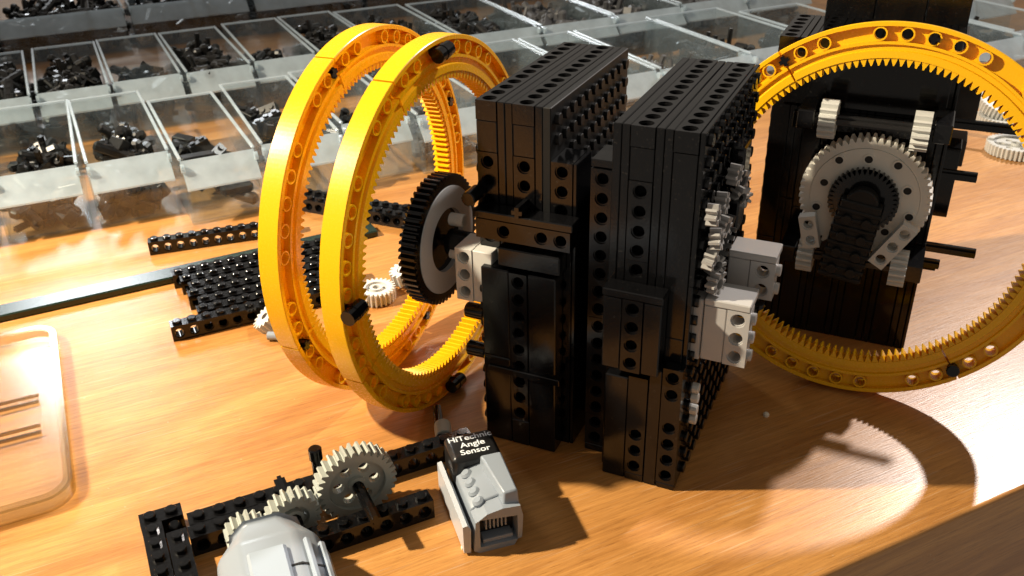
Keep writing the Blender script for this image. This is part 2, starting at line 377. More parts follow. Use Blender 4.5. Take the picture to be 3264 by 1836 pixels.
# ------------------------------------------------------------------ towers of black bricks
S = 8.4            # stud pitch as it measures here
STUD = MB(); STUD.cyl(2.5, 0, 1.8, 10, ch=.25)
def studs_mesh(name, ny, nz, skip=lambda i, j: False):   # studs on a face looking to +x
    m = MB()
    for i in range(ny):
        for j in range(nz):
            if not skip(i, j): m.add(STUD.v, STUD.f, TX((0, (i + .5) * S, (j + .5) * S)) @ RY(90))
    return m
def layer(parent, u0, u1, v0, v1, z0, z1, holes=False, top_holes=False, nhole=0, hole_z=None, mat=None):
    mt = mat or BLK
    """one vertical layer of a tower, laid up of separate bricks"""
    g = 0.12
    w = u1 - u0 - 2 * g
    if top_holes:                                           # long brick on top with its holes looking up
        nn = int(round((v1 - v0) / S)); m = MB()
        m.holed(nn, (v1 - v0) / nn, w, S - .2, 2.45, 6.0, Matrix(((0, 0, 1, u0 + g), (1, 0, 0, v0), (0, -1, 0, z1), (0, 0, 0, 1))))
        smooth(part('brick', m, BLK, parent)); z1 -= S
    if holes:
        n = nhole; top = hole_z + S / 2; bot = top - n * S
        k = 0; rnd = random.Random(int(u0 * 7) & 255)
        while k < n:
            c = min(n - k, rnd.choice((4, 6, 6, 8)))
            m = MB(); zt = top - k * S
            m.holed(c, S - .03, w, v1 - v0, 2.45, 7.0, Matrix(((0, 0, 1, u0 + g), (0, 1, 0, v0), (-1, 0, 0, zt), (0, 0, 0, 1))))
            smooth(part('brick', m, BLK, parent)); k += c
        if z1 - top > 1: part('brick', MB().box(u0 + g, u1 - g, v0 + .1, v1, top + .1, z1, .3), BLK, parent)
        if bot - z0 > 1: part('brick', MB().box(u0 + g, u1 - g, v0 + .1, v1, z0, bot - .1, .3), BLK, parent)
    else:
        cut = z0 + (z1 - z0) * (0.35 + 0.3 * ((int(abs(u0) * 10) % 7) / 7))
        part('plate', MB().box(u0 + g, u1 - g, v0 + .25, v1 - .1, z0, cut, .3), mt, parent)
        part('plate', MB().box(u0 + g, u1 - g, v0 + .25, v1 - .1, cut + .1, z1, .3), mt, parent)

# left tower: origin at its front left foot
LT = thing('brick_tower', 'tall black brick tower in the middle, left of the other front tower', 'tower', (-165, 324, 0))
uu = 0
for w, kind in ((9.4, 'b'), (3.5, 'p'), (3.5, 'p'), (9.4, 'b'), (3.5, 'p'), (3.5, 'p')):
    if kind == 'b': layer(LT, uu, uu + w, 0, 97, 0, 160, True, True, 16, 134)
    else: layer(LT, uu, uu + w, 0, 97, 0, 160, mat=MAT if uu > 28 else None)
    uu += w
for w, kind in ((9.4, 'b'), (1.9, 'p')):
    if kind == 'b': layer(LT, uu, uu + w, 0, 17, 0, 138.4, True, False, 16, 134)
    else: layer(LT, uu, uu + w, 0, 17, 0, 138.4)
    uu += w
st = part('stud_field', studs_mesh('studs', 11, 9, lambda i, j: j < 7 and i < 2), MAT, LT, (32.8, 2, 82.7)); st['kind'] = 'stuff'; smooth(st)
st = part('stud_field', studs_mesh('studs', 1, 9), BLK, LT, (4.1, -.4, 6), (0, 0, PI)); st['kind'] = 'stuff'; smooth(st)
st = part('stud_field', studs_mesh('studs', 1, 5), BLK, LT, (0, 9, 100), (0, 0, PI)); st['kind'] = 'stuff'; smooth(st)
for (z0, z1) in ((0, 60), (60.2, 118)): part('brick', MB().box(35.2, 57.5, 27, 96, z0, z1, .4), BLK, LT)
# pieces standing proud of its front
def hbeam(parent, n, x0, y0, z0, d=7.8, h=7.8, mat=BLK, name='beam', depth=None, skip=()):
    m = MB(); m.holed(n, S, h, d, 2.45, depth, TX((x0, y0, z0)), skip); return smooth(part(name, m, mat, parent))
def vbeam(parent, n, x0, y0, z0, d=7.8, w=7.8, mat=BLK, name='beam', depth=None, skip=()):
    m = MB(); m.holed(n, S, w, d, 2.45, depth, Matrix(((0, 0, 1, x0), (0, 1, 0, y0), (-1, 0, 0, z0 + n * S), (0, 0, 0, 1))), skip); return smooth(part(name, m, mat, parent))
hbeam(LT, 5, 3, -9.4, 104, 9.0, 8.6, skip=(0, 2))
part('plate', MB().box(1.5, 46, -9.6, -.2, 112.8, 116.2, .4), BLK, LT)
part('brick', MB().box(12, 40, -8.2, -.2, 91.5, 100, .5), BLK, LT)
vbeam(LT, 9, 17.5, -9.2, 14, 9.0, 8.2, depth=6.0)
part('brick', MB().box(4.2, 17.3, -9.0, -.2, 46, 90, .5), BLK, LT)
part('brick', MB().box(4.2, 17.3, -9.2, -.2, 0, 45.8, .5), BLK, LT)
part('brick', MB().box(25.9, 38.6, -9.0, -.2, 40, 90, .5), BLK, LT)
part('brick', MB().box(25.9, 38.6, -9.1, -.2, 0, 39.8, .5), BLK, LT)
part('plate', MB().box(17.4, 25.9, -9.3, -.2, 0, 13.8, .5), BLK, LT)
part('tile', MB().box(7, 41, -10.2, -9.3, 38, 41.2, .3), BLK, LT)
ax = MB(); ax.cross_axle(-12, 4, M=TX((22, 0, 118)) @ RX(90)); part('axle', ax, BLK, LT, (0, -6, 0))
pm = MB(); pm.cyl(3.2, 0, 9, 12, RX(90), .4); smooth(part('pin', pm, BLK, LT, (0.5, -2, 121)))
pm = MB(); pm.cyl(3.6, -3, 6, 12, RY(-90) @ TX((0, 0, 0)), .6)
for zz in (64, 44): smooth(part('pin', pm, BLK, LT, (0, -4, zz)))
# the grey holed block on its left flank
gb = thing_part = link('grey_block', None, LT, (-9.2, -6.5, 70))
m = MB(); m.holed(3, S, 8.0, 15.5, 2.5, None, Matrix(((0, 0, 1, 0), (0, 1, 0, 0), (-1, 0, 0, 3 * S), (0, 0, 0, 1)))); smooth(part('brick', m, GRY, gb))
part('plate', MB().box(8.1, 17.5, .3, 15, 0, 25.2, .4), GRY, gb)
# turntable on the tower's left, facing along the row
def turntable(parent, loc, rot, outer, inner, r=30.5, teeth=56, bores=10):
    t = link('turntable', None, parent, loc, rot)
    m = MB(); poly = []
    for i in range(teeth):
        for f, rr in ((-.42, r - 2.2), (-.16, r), (.16, r), (.42, r - 2.2)):
            a = 2 * PI * (i + f) / teeth; poly.append((rr * math.cos(a), rr * math.sin(a)))
    N = len(poly); ri = r - 5.2
    inn = [(ri * math.cos(math.atan2(y, x)), ri * math.sin(math.atan2(y, x))) for x, y in poly]
    vs = [(x, y, -4) for x, y in inn] + [(x, y, -4) for x, y in poly] + [(x, y, 4) for x, y in poly] + [(x, y, 4) for x, y in inn]
    fs = [[k * N + i, k * N + (i + 1) % N, ((k + 1) % 4) * N + (i + 1) % N, ((k + 1) % 4) * N + i] for k in range(4) for i in range(N)]
    m.add(vs, fs); part('tooth_ring', m, outer, t)
    m = MB(); m.tube(15.0, ri - .1, -3.2, 4.4, 64); d = smooth(part('disc', m, inner, t))
    m = MB(); m.tube(2.4, 15.0, -4.5, 2.0, 40); smooth(part('hub', m, BLK, t))
    for i in range(bores):
        a = R(20 + 360 / max(1, bores) * i); m = MB(); m.tube(1.9, 2.7, 4.3, 5.0, 14); bs = ((20 + 2.6 * (i % 2)) * math.cos(a), (20 + 2.6 * (i % 2)) * math.sin(a), 0); h_ = MB(); h_.cyl(1.92, 4.3, 4.55, 12); part('bore', h_, HOLE, d, bs); smooth(part('boss', m, inner, d, ((20 + 2.6 * (i % 2)) * math.cos(a), (20 + 2.6 * (i % 2)) * math.sin(a), 0)))  # flat black discs paint the shade of holes that are not cut
    return t
turntable(LT, (-28, 14, 87), (0, R(90), 0), BLK, plastic('smooth_pale_grey', (0.66, 0.66, 0.66), 0.22, 0.04), bores=0)
m = MB(); m.cross_axle(-16, 26, 2.35, .9, RY(90)); part('axle', m, BLK, LT, (-14, 13, 87))
m = MB(); m.cyl(6, -4, 8, 18, RY(90), .5); smooth(part('bearing', m, BLK, LT, (-18, 13, 87)))
m = MB(); m.cyl(3.0, 0, 7, 14, RY(90), .3); smooth(part('bushing', m, GRY, LT, (-21.5, 14, 98)))
m = MB(); m.cyl(2.4, 0, 6, 14, RY(90), .3); smooth(part('bushing', m, GRY, LT, (-19, 8, 84)))

def spur(n, r, w, bore=2.2):
    m = MB(); poly = []
    for i in range(n):
        for f, rr in ((-.42, r - 2.1), (-.15, r), (.15, r), (.42, r - 2.1)):
            a = 2 * PI * (i + f) / n; poly.append((rr * math.cos(a), rr * math.sin(a)))
    N = len(poly); inn = [(bore * math.cos(math.atan2(y, x)), bore * math.sin(math.atan2(y, x))) for x, y in poly]
    vs = [(x, y, -w / 2) for x, y in inn] + [(x, y, -w / 2) for x, y in poly] + [(x, y, w / 2) for x, y in poly] + [(x, y, w / 2) for x, y in inn]
    m.add(vs, [[k * N + i, k * N + (i + 1) % N, ((k + 1) % 4) * N + (i + 1) % N, ((k + 1) % 4) * N + i] for k in range(4) for i in range(N)])
    return m
# right front tower
RT = thing('brick_tower', 'tall black brick tower standing nearest the camera, right of its twin', 'tower', (-104.5, 317, 0))
layer(RT, -10.6, -.8, 6.5, 24, 0, 138.4, True, False, 16, 134)
part('ledge_plate', MB().box(-10.6, -.6, 6.6, 24, 138.8, 142, .3), BLK, RT)
uu = 0
for w, kind in ((3.5, 'p'), (3.5, 'p'), (9.4, 'b'), (3.5, 'p'), (3.5, 'p'), (9.4, 'b'), (2.2, 'p')):
    if kind == 'b': layer(RT, uu, uu + w, 0, 97, 0, 160, uu < 12, True, 16, 134)
    else: layer(RT, uu, uu + w, 0, 97, 0, 160)
    uu += w
st = part('stud_field', studs_mesh('studs', 11, 19), BLK, RT, (uu, 1.5, 0.5)); st['kind'] = 'stuff'; smooth(st)
# proud pieces on the front of the right tower
part('plate', MB().box(1, 26, -9.4, -.2, 92, 95.4, .4), BLK, RT)
vbeam(RT, 4, 9.5, -9.0, 58.2, 8.8, 8.4, depth=6.0)
part('brick', MB().box(1.5, 9.3, -8.9, -.2, 58.4, 91.8, .5), BLK, RT)
part('brick', MB().box(18.1, 25.5, -8.9, -.2, 58.2, 91.8, .5), BLK, RT)
vbeam(RT, 6, 12.8, -6.2, 4, 6, 8.2, depth=5.0, skip=(0, 1, 2))
vbeam(RT, 7, 27, -6.0, 3, 5.8, 8.2, depth=5.0, skip=(2,))
part('brick', MB().box(2.5, 12.6, -6.0, -.2, 0, 53, .5), BLK, RT)
part('brick', MB().box(21.2, 26.8, -6.1, -.2, 0, 60, .5), BLK, RT)
part('plate', MB().box(12.8, 21.1, -6.1, -.2, 0, 3.9, .4), BLK, RT)
part('plate', MB().box(27, 35.2, -6.1, -.2, 0, 2.9, .4), BLK, RT)
# grey pieces on its right flank
GRB = plastic('shaded_block_plastic', (0.40, 0.39, 0.38), 0.3, 0.06, 0.006)  # pale grey darkened to hold the flank's shade in its colour
def grey_block(loc, n=3, w=9, d=16, rack=True):
    b = link('grey_block', None, RT, loc)
    m = MB(); m.holed(n, S, w, 8, 2.5, None, Matrix(((0, 0, 1, 9.2), (0, 1, 0, 0), (-1, 0, 0, n * S), (0, 0, 0, 1)))); smooth(part('brick', m, GRB, b))
    part('plate', MB().box(0, 9.0, .2, d, 0, n * S, .4), GRB, b)
    part('tile', MB().box(0, 9.2 + w, -.3, d, n * S + .2, n * S + 3.2, .4), GRB, b)
    m = MB()
    for i in range(n):
        m.cyl(2.5, 0, 1.8, 12, TX((9.2 + w, 4, (i + .5) * S)) @ RY(90), .2)
    smooth(part('stud', m, GRB, b))
    if rack:
        r = link('gear_rack', None, b, (0, 0, 0))
        part('base', MB().box(-4.5, -.4, .5, 9, -1, n * S + 2, .4), GRB, r)
        for i in range(9): part('tooth', MB().prism([(0, -1.1), (3.2, -.45), (3.2, .45), (0, 1.1)][::-1], 0, 8, RX(-90)), GRB, r, (-7.4, 9 - 8.4, i * 3.0 + .3), (0, 0, 0))
    return b
grey_block((39, 4.5, 63))
grey_block((42, 29, 82), 2, 10, 14, False)
m = MB(); m.box(0, 12, 0, 14, 0, 8, .4); part('brick', m, BLK, RT, (44, 27, 73))
m = MB()
for i in range(5): m.add(STUD.v, STUD.f, TX((46 + (i % 3) * 5.5, 24 + (i // 3) * 7, 81)))
part('stud_plate', m, BLK, RT)
# coil of worm gear and grey couplings running up the flank
w = link('worm_gear', None, RT, (38.5, 14, 96), (R(-24), R(8), 0))
m = MB()
for i in range(7): m.tube(2.4, 4.4, i * 3.3, i * 3.3 + 1.7, 16)
m.cyl(2.5, -2, 26, 12); smooth(part('thread', m, BLK2, w))
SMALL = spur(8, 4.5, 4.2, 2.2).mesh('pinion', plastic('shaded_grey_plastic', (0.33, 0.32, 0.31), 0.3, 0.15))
rnd = random.Random(5)
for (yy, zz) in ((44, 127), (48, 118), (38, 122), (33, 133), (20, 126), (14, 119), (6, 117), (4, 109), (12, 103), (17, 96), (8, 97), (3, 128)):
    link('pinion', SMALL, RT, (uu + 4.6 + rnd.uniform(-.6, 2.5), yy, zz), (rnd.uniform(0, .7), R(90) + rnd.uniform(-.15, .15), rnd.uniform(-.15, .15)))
m = MB(); m.box(0, 7, 0, 12, 0, 14, .8); part('brick', m, BLK, RT, (uu + 1.6, 32, 108))
m = MB(); m.box(0, 6, 0, 12, 0, 18, .8); part('brick', m, BLK, RT, (uu + 1.6, 40, 124))
for zz in (30, 35, 41, 46):
    m = MB(); m.cyl(2.3, 0, 3, 10, RY(90), .3); smooth(part('bush', m, GRY, RT, (uu + 1.5, 8, zz)))

# rear tower behind the leaning ring
BT = thing('brick_tower', 'wide black brick tower behind the yellow ring with grey gears on it', 'tower', (-71, 468, 0))
uu = 0
for i, (w, kind) in enumerate(((9.4, 'b'), (3.5, 'p'), (3.5, 'p')) * 5 + ((1.8, 'p'),)):
    if kind == 'b': layer(BT, uu, uu + w, 0, 50, 0, 160, False, True)
    else: layer(BT, uu, uu + w, 0, 50, 0, 160)
    uu += w
BW = uu
for i, (w, x) in enumerate(((24, 14), (24, 38.2), (20, 62.4))):
    part('brick', MB().box(x, x + w, 50.2, 80, 0, 196, .4), BLK, BT)
st = part('stud_field', studs_mesh('studs', 1, 18), BLK, BT, (0, 18, 3), (0, 0, PI)); st['kind'] = 'stuff'; smooth(st)
part('brick', MB().box(BW + .1, BW + 7.5, 30, 46, 66, 104, .4), BLK, BT)
part('brick', MB().box(BW + .1, BW + 12, 56, 80, 106, 136, .4), BLK2, BT)
part('plate', MB().box(BW + .1, BW + 10, 48, 66, 88, 102, .4), BLK2, BT)
for (L_, yy, zz) in ((16, 8, 98), (23, 4, 60), (8, 4, 51), (7, 14, 45), (40, 26, 118)):
    m = MB(); m.cross_axle(-6, L_, 2.35, 1.0, RY(90)); part('axle', m, BLK, BT, (BW, yy, zz))
part('plate', MB().box(4, BW - 4, -1.6, -.1, 128, 154, .3), BLK, BT)
part('beam', MB().box(12, 74, -7.8, -.2, 118, 125.8, .4), BLK, BT)
# its gear train: turntable and four small gears round it
PAL = plastic('pale_beige_grey', (0.66, 0.64, 0.58), 0.35, 0.06)
tt = turntable(BT, (51.5, -14, 90), (R(90), 0, 0), PAL, PAL)
m = MB()
for i in range(40):
    a = 2 * PI * i / 40; m.prism([(13.6, -.9), (16.2, -.4), (16.2, .4), (13.6, .9)], 3, 9.5, RZ(360 * i / 40))
m.tube(6, 13.8, 3, 9.0, 40); part('inner_gear', m, BLK, tt)
m = MB(); m.box(-9.5, 9.5, -40, 2, 9.6, 17, .6, RZ(-7))
for j in range(9): m.box(-10.4, 10.4, -39 + j * 4.4, -37 + j * 4.4, 10.5, 17.8, .4, RZ(-7))
part('arm', m, MAT, tt)
m = MB()
for i in range(2):
    for j in range(4): m.add(STUD.v, STUD.f, RZ(-7) @ TX((-4.6 + 9.2 * i, -34 + 9 * j, 17.6)))
part('stud_plate', m, MAT, tt)
m = MB(); m.cyl(7.5, 9.6, 15.8, 26, TX((0, 1, 0)), .6); smooth(part('arm_end', m, MAT, tt))
m = MB(); m.holed(3, 8.4, 8, 6, 2.3, None, TX((-12.6, 0, -4))); smooth(part('link_beam', m, GRY, tt, (17, -19, 8), (R(90), 0, R(60))))
m = MB(); m.holed(2, 8.4, 8, 6, 2.3, None, TX((-8.4, 0, -4))); smooth(part('link_beam', m, GRY, tt, (-22, -18, 8), (R(90), 0, R(105))))
for (x, z) in ((30, 128), (71, 127), (29, 57), (73, 57)):
    part('pinion', spur(16, 9.2, 7.6), GRY, BT, (x, -20, z), (0, R(90), 0))
for z in (128, 57):
    m = MB(); m.cross_axle(20, 80, M=RY(90)); part('axle', m, BLK2, BT, (0, -20, z))
for (x, z) in ((20, 128), (80, 128), (20, 57), (80, 57)):
    part('bearing', MB().box(x - 3.9, x + 3.9, -25, -.3, z - 4.5, z + 4.5, .5), BLK, BT)

# ------------------------------------------------------------------ grey sensor
SE = thing('angle_sensor', 'small grey sensor with black lettered end, lying on the table in front', 'sensor', (-139.8, 265.8, 0), (0, 0, R(-47.8)))
SE.scale = (1.09, 1.09, 1.04)
def yz_prism(m, poly, x0, x1, M=None):
    Mx = Matrix(((0, 0, 1, 0), (1, 0, 0, 0), (0, 1, 0, 0), (0, 0, 0, 1)))
    return m.prism(poly, x0, x1, Mx if M is None else M @ Mx)
m = MB(); yz_prism(m, [(-8.5, 1.5), (-6.5, 0), (7, 0), (10, 3), (10.6, 14), (9.6, 19.5), (3, 20.6), (-3, 19.4), (-7.5, 16)], -8, 13.2)
body = rounded(part('body', m, BLU, SE), .7)
m = MB()                                            # front frame round the socket
yz_prism(m, [(-8.5, 1.5), (-6.5, 0), (7, 0), (8.4, 2.6), (-6, 2.6), (-6, 16.2), (-7.5, 15.4)], 13.3, 20)
yz_prism(m, [(8.4, 2.6), (10, 3), (10.6, 14), (9.6, 19.0), (3, 19.6), (-3, 18.4), (-6, 16.2), (8.4, 14.6)], 13.3, 20)
part('socket_frame', m, BLU, SE)
part('socket', MB().box(13.25, 13.9, -6, 8.4, 2.6, 14.6, .1), HOLE, SE)
m = MB(); m.box(14, 18.5, -4.5, 7, 2.7, 4.6, .2)
for i in range(6): m.box(14, 17.5, -3.2 + i * 1.5, -2.6 + i * 1.5, 8.5, 13.8, .1)
part('socket_contacts', m, BLU, SE)
m = MB(); yz_prism(m, [(-12.2, 1.2), (-9.6, 0.6), (-9.2, 12.4), (-10.4, 14.6), (-12.2, 14.2)], -19, 19.5); part('flange', m, plastic('white_grey_plastic', (0.44, 0.47, 0.51), .3, .05, .004), SE)
m = MB(); vs = [(-6, 1.2, 16.5), (18.5, 3.6, 16.5), (18.5, 10.0, 16.5), (-6, 10.4, 16.5), (-6, 2.0, 24.5), (17, 4.2, 24.5), (17, 9.6, 24.5), (-6, 10.2, 24.5)]
m.add(vs, [[3, 2, 1, 0], [4, 5, 6, 7], [0, 1, 5, 4], [1, 2, 6, 5], [2, 3, 7, 6], [3, 0, 4, 7]]); rounded(part('ridge', m, BLU, SE), .7)
for i in range(4):
    m = MB(); m.cyl(2.3, 0, 2.2, 14, RX(24), .9); smooth(part('dimple', m, BLU, SE, (-4 + i * 5.4, -3.8, 17.6)))
m = MB(); m.box(-22.5, -6.4, -8.6, 10.8, 0.4, 24.2, 1.6); cap = rounded(part('cap', m, BLK2, SE), .5)
fc = bpy.data.curves.new('lettering', 'FONT'); fc.body = 'HiTechnic\nAngle\nSensor'; fc.align_x = 'CENTER'; fc.align_y = 'CENTER'
fc.size = 4.3 * MM; fc.space_line = 1.0; fc.extrude = 0.03 * MM; fc.offset = 0.05 * MM
tmp = bpy.data.objects.new('tmp', fc); COL.objects.link(tmp)
me = bpy.data.meshes.new_from_object(tmp.evaluated_get(bpy.context.evaluated_depsgraph_get())); bpy.data.objects.remove(tmp)
me.materials.clear(); me.materials.append(INK)
t_ = link('lettering', me, cap, (-14.2, 1.3, 24.24), (0, 0, R(90)))

# ------------------------------------------------------------------ beam frame with gears and motor, lower left
FR = thing('geared_mechanism', 'black beam frame with meshing grey gears in the lower left corner', 'mechanism', TS(0, 300), (0, 0, TANG))
def sbeam(parent, x0, y0, z0, n, rot=0, mat=BLK, name='beam', skip=()):
    b = MB(); b.holed(n, S, 9.4, 7.9, 2.45, None, RX(0), skip)
    for i in range(n): b.add(STUD.v, STUD.f, TX(((i + .5) * S, 3.95, 9.4)))
    return smooth(part(name, b, mat, parent, (x0, y0, z0), (0, 0, R(rot))))
sbeam(FR, 3, 15.5, 0, 15)
sbeam(FR, -15, 23.6, 0, 2)
for i, x in enumerate((-6.8, 1.6)): sbeam(FR, x, -52, 0, 9 if i == 0 else 8, 90)
sbeam(FR, 2, 7.2, 0, 6)
sbeam(FR, 38, -16, 0, 7)
sbeam(FR, 14.5, -16, 0, 2)
def toothed(parent, n, r, w, loc, rot, mat=OLD, nh=5, hub=True):
    g = link('gear', None, parent, loc, rot)
    ri = r - 5.0
    m = MB(); poly = []
    for i in range(n):
        for f, rr in ((-.43, r - 2.3), (-.14, r), (.14, r), (.43, r - 2.3)):
            a = 2 * PI * (i + f) / n; poly.append((rr * math.cos(a), rr * math.sin(a)))
    N = len(poly); inn = [(ri * math.cos(math.atan2(y, x)), ri * math.sin(math.atan2(y, x))) for x, y in poly]
    vs = [(x, y, -w / 2) for x, y in inn] + [(x, y, -w / 2) for x, y in poly] + [(x, y, w / 2) for x, y in poly] + [(x, y, w / 2) for x, y in inn]
    m.add(vs, [[k * N + i, k * N + (i + 1) % N, ((k + 1) % 4) * N + (i + 1) % N, ((k + 1) % 4) * N + i] for k in range(4) for i in range(N)])
    part('tooth_rim', m, mat, g)
    m = MB()                                         # web with round holes
    seg = 16; rc = (3.4 + ri) / 2; hr = min(2.5, (ri - 3.4) * .36)
    for s_ in (-1, 1):
        for i in range(nh):
            a0 = 2 * PI * i / nh; da = PI / nh
            def P(x, y, z): r_ = rc + y * (ri + .05 - 3.4) / 2; a = a0 + x * da; return (r_ * math.cos(a), r_ * math.sin(a), z)
            outer = []; inner = []; inb = []
            for j in range(seg):
                an = 2 * PI * j / seg; c, q = math.cos(an), math.sin(an); mm_ = max(abs(c), abs(q))
                outer.append(P(c / mm_, q / mm_, s_ * w * .25))
                p0 = (rc * math.cos(a0), rc * math.sin(a0)); inner.append((p0[0] - hr * math.sin(a0) * c + hr * math.cos(a0) * q, p0[1] + hr * math.cos(a0) * c + hr * math.sin(a0) * q, s_ * w * .25))
                inb.append((inner[-1][0], inner[-1][1], 0))
            vs = outer + inner + inb
            m.add(vs, [[k * seg + j, k * seg + (j + 1) % seg, (k + 1) * seg + (j + 1) % seg, (k + 1) * seg + j] for k in range(2) for j in range(seg)])
    part('web', m, mat, g)
    if hub:
        m = MB(); m.tube(2.3, 3.9, -w / 2, w / 2, 16); smooth(part('hub', m, mat, g))
    return g
toothed(FR, 32, 17.2, 7.6, (70, 5, 14.6), (R(90), 0, 0), OLD, 6)
toothed(FR, 20, 11.0, 7.6, (42, 1, 11.4), (R(90), R(4), 0), OLD, 5)
toothed(FR, 16, 8.6, 7.6, (23, 1, 9.2), (R(90), R(10), 0), OLD, 5)
for (x, z) in ((70, 14.6), (42, 11.4)):
    m = MB(); m.cross_axle(-24, 22, M=RX(90)); part('axle', m, BLK, FR, (x, 0, z))
m = MB(); m.cyl(2.3, 0, 15, 12, None, .4); m.cyl(2.9, 11, 16.5, 12, None, .5); smooth(part('pin', m, BLK, FR, (58, 19.5, 9.4)))
m = MB(); m.cyl(2.2, 0, 30, 12, RX(90)); smooth(part('rod', m, BLK, FR, (124, 48, 6), (0, 0, R(-18))))
m = MB(); m.cyl(4.0, 0, 9, 14, RX(90), .4); smooth(part('collar', m, OLD, FR, (121, 34, 6), (0, 0, R(-18))))

MO = thing('motor', 'rounded bluish grey motor cut off by the bottom edge of the picture', 'motor', TS(29, 287), (0, 0, TANG - R(4)))
m = MB()
prof = [(-19, 2), (-14, 0), (14, 0), (19, 2), (21, 14), (17, 26), (9, 31), (-11, 31), (-19.5, 25), (-21, 13)]
end = [(-11, 6), (-8, 4), (8, 4), (11, 6), (12, 14), (10.5, 21), (5, 25), (-7, 25), (-12, 20), (-13, 13)]
n = len(prof)
vs = [(x, -98, z) for x, z in prof] + [(x, -16, z) for x, z in prof] + [(x, 0, z) for x, z in end]
fs = [[k * n + i, k * n + (i + 1) % n, (k + 1) * n + (i + 1) % n, (k + 1) * n + i] for k in range(2) for i in range(n)] + [list(range(n)), [2 * n + i for i in range(n)][::-1]]
m.add(vs, fs); rounded(part('housing', m, BLU, MO), 2.2, 3)
for y in (-34, -72):
    m = MB(); k = 1.012; q = [(x * k, (z - 15) * k + 15) for x, z in prof]; n = len(q)
    m.add([(x, y, z) for x, z in q] + [(x, y - 1.0, z) for x, z in q], [[i, (i + 1) % n, n + (i + 1) % n, n + i] for i in range(n)] + [list(range(n))[::-1], [n + i for i in range(n)]]); part('seam', m, MAT, MO)
part('top_cover', MB().box(-9, 5, -96, -24, 31.1, 33.4, 1.4), LBL, MO)
for dx in (0, 5): part('rib', MB().box(-1.2, 1.2, -94, -22, 0, 2.0, .5, TX((12.0 + dx * 1.0, 0, 29.3 - dx * .8)) @ RY(34)), LBL, MO)
m = MB(); m.cyl(5.5, 0, 4, 18, RX(-90), .4); smooth(part('output_hub', m, OLD, MO, (0, 0, 13)))

# ------------------------------------------------------------------ loose beams, strip, gears on the table
def loose_beam(label, t0, s0, n, rot=0.0, z=0, group=None, lying=False, mat=BLK):
    b = MB()
    if not lying:
        b.holed(n, 8, 9.4, 7.8, 2.45, None)
        for i in range(n): b.add(STUD.v, STUD.f, TX(((i + .5) * 8, 3.9, 9.4)))
    else:
        b.holed(n, 8, 7.8, 9.4, 2.45, None, Matrix(((1, 0, 0, 0), (0, 0, 1, 0), (0, -1, 0, 9.4), (0, 0, 0, 1))))
        for i in range(n): b.add(STUD.v, STUD.f, TX(((i + .5) * 8, 0, 4.7)) @ RX(90))
    o = link('studded_beam', b.mesh('studded_beam', mat), None, TS(t0, s0, z), (0, 0, TANG + R(rot))); smooth(o)
    return tag(o, label, 'beam', group)
ORD = ['frontmost', 'second', 'third', 'fourth', 'fifth', 'sixth', 'hindmost']
rnd = random.Random(3)
for i in range(7):
    off = (24, 36, 38, 35, 37, 32, 29)[i]
    lab = ('%s beam of the seven black beams laid side by side' % ORD[i]) if i in (0, 6) else ('%s beam from the front among seven black beams laid side by side' % ORD[i])
    loose_beam(lab, off + (0 if i else -4) + rnd.uniform(-1, 1), 481 + i * 10.6, 12, rnd.uniform(-.9, .9), 0, 'black beams laid side by side')
loose_beam('short lone black beam between the drawers and the dark green strip', 22, 600, 12, -8, 0)
loose_beam('black beam lying slanted behind the front yellow ring', 128, 640, 16, -49)
loose_beam('black beam leaning along the slanted one, holes toward the camera', 121, 633, 16, -49.5)
sm = MB(); sm.box(-130, 165, -8, 7, 0, 4.6, .8)
so = part('flat_strip', sm, DKG, None, TS(0, 560), (0, 0, TANG + R(1.5))); tag(so, 'long flat dark green strip running in from the left edge', 'strip')
def loose_gear(label, t, s_, n, r, w, z, tilt=(0, 0), mat=GRY, nh=6):
    g = toothed(None, n, r, w, TS(t, s_, z), (R(tilt[0]), R(tilt[1]), 0), mat, nh); g.name = 'loose_gear'
    return tag(g, label, 'gear', 'loose pale grey gears')
loose_gear('pale grey gear lying flat, seen between the two yellow rings', 136, 474, 24, 11.5, 7.6, 4.6)
loose_gear('small pale grey gear resting on its larger neighbour by the turntable', 158, 483, 16, 9.6, 7.6, 7.6, (10, -9), GRY, 4)
loose_gear('small pale grey gear peeking out left of the rear yellow ring', 71, 470, 16, 8.6, 7.4, 6, (25, -30), GRY, 4)
pg = MB(); pg.cyl(2.4, -8, 8, 12, RY(90)); pg.cyl(3.0, -1, 1, 12, RY(90)); pgo = smooth(part('peg', pg, BLU, None, TS(74, 454, 3), (0, 0, R(20)))); tag(pgo, 'tiny bluish grey peg on the table beside the rear ring', 'peg')
loose_gear('large pale grey gear lying flat at the right edge, lower of two', 668, 462, 40, 22, 8, 4.5)
loose_gear('large pale grey gear at the right edge, tilted on other gears', 722, 520, 40, 22, 8, 14, (10, 12))
loose_gear('grey gear at the right edge under the tilted one', 716, 512, 40, 22, 8, 4.6)
am = MB(); am.cross_axle(-40, 40, M=RY(90)); ao = part('loose_axle', am, BLK, None, TS(660, 484, 16), (0, R(0), R(-8))); tag(ao, 'black cross axle lying over the grey gears at the right', 'axle')
for t, s_, r in ((265.6, 276.4, 1.5), (100.5, 262, 1.2)):
    cmb = MB(); cmb.cyl(r, 0, r * 1.3, 7, ch=r * .5)
    co = part('crumb', cmb, CRM, None, TS(t, s_, 0)); tag(co, 'tiny pale crumb in the ring shadow right of the towers' if t > 200 else 'tiny pale crumb beside the grey sensor shadow', 'crumb')

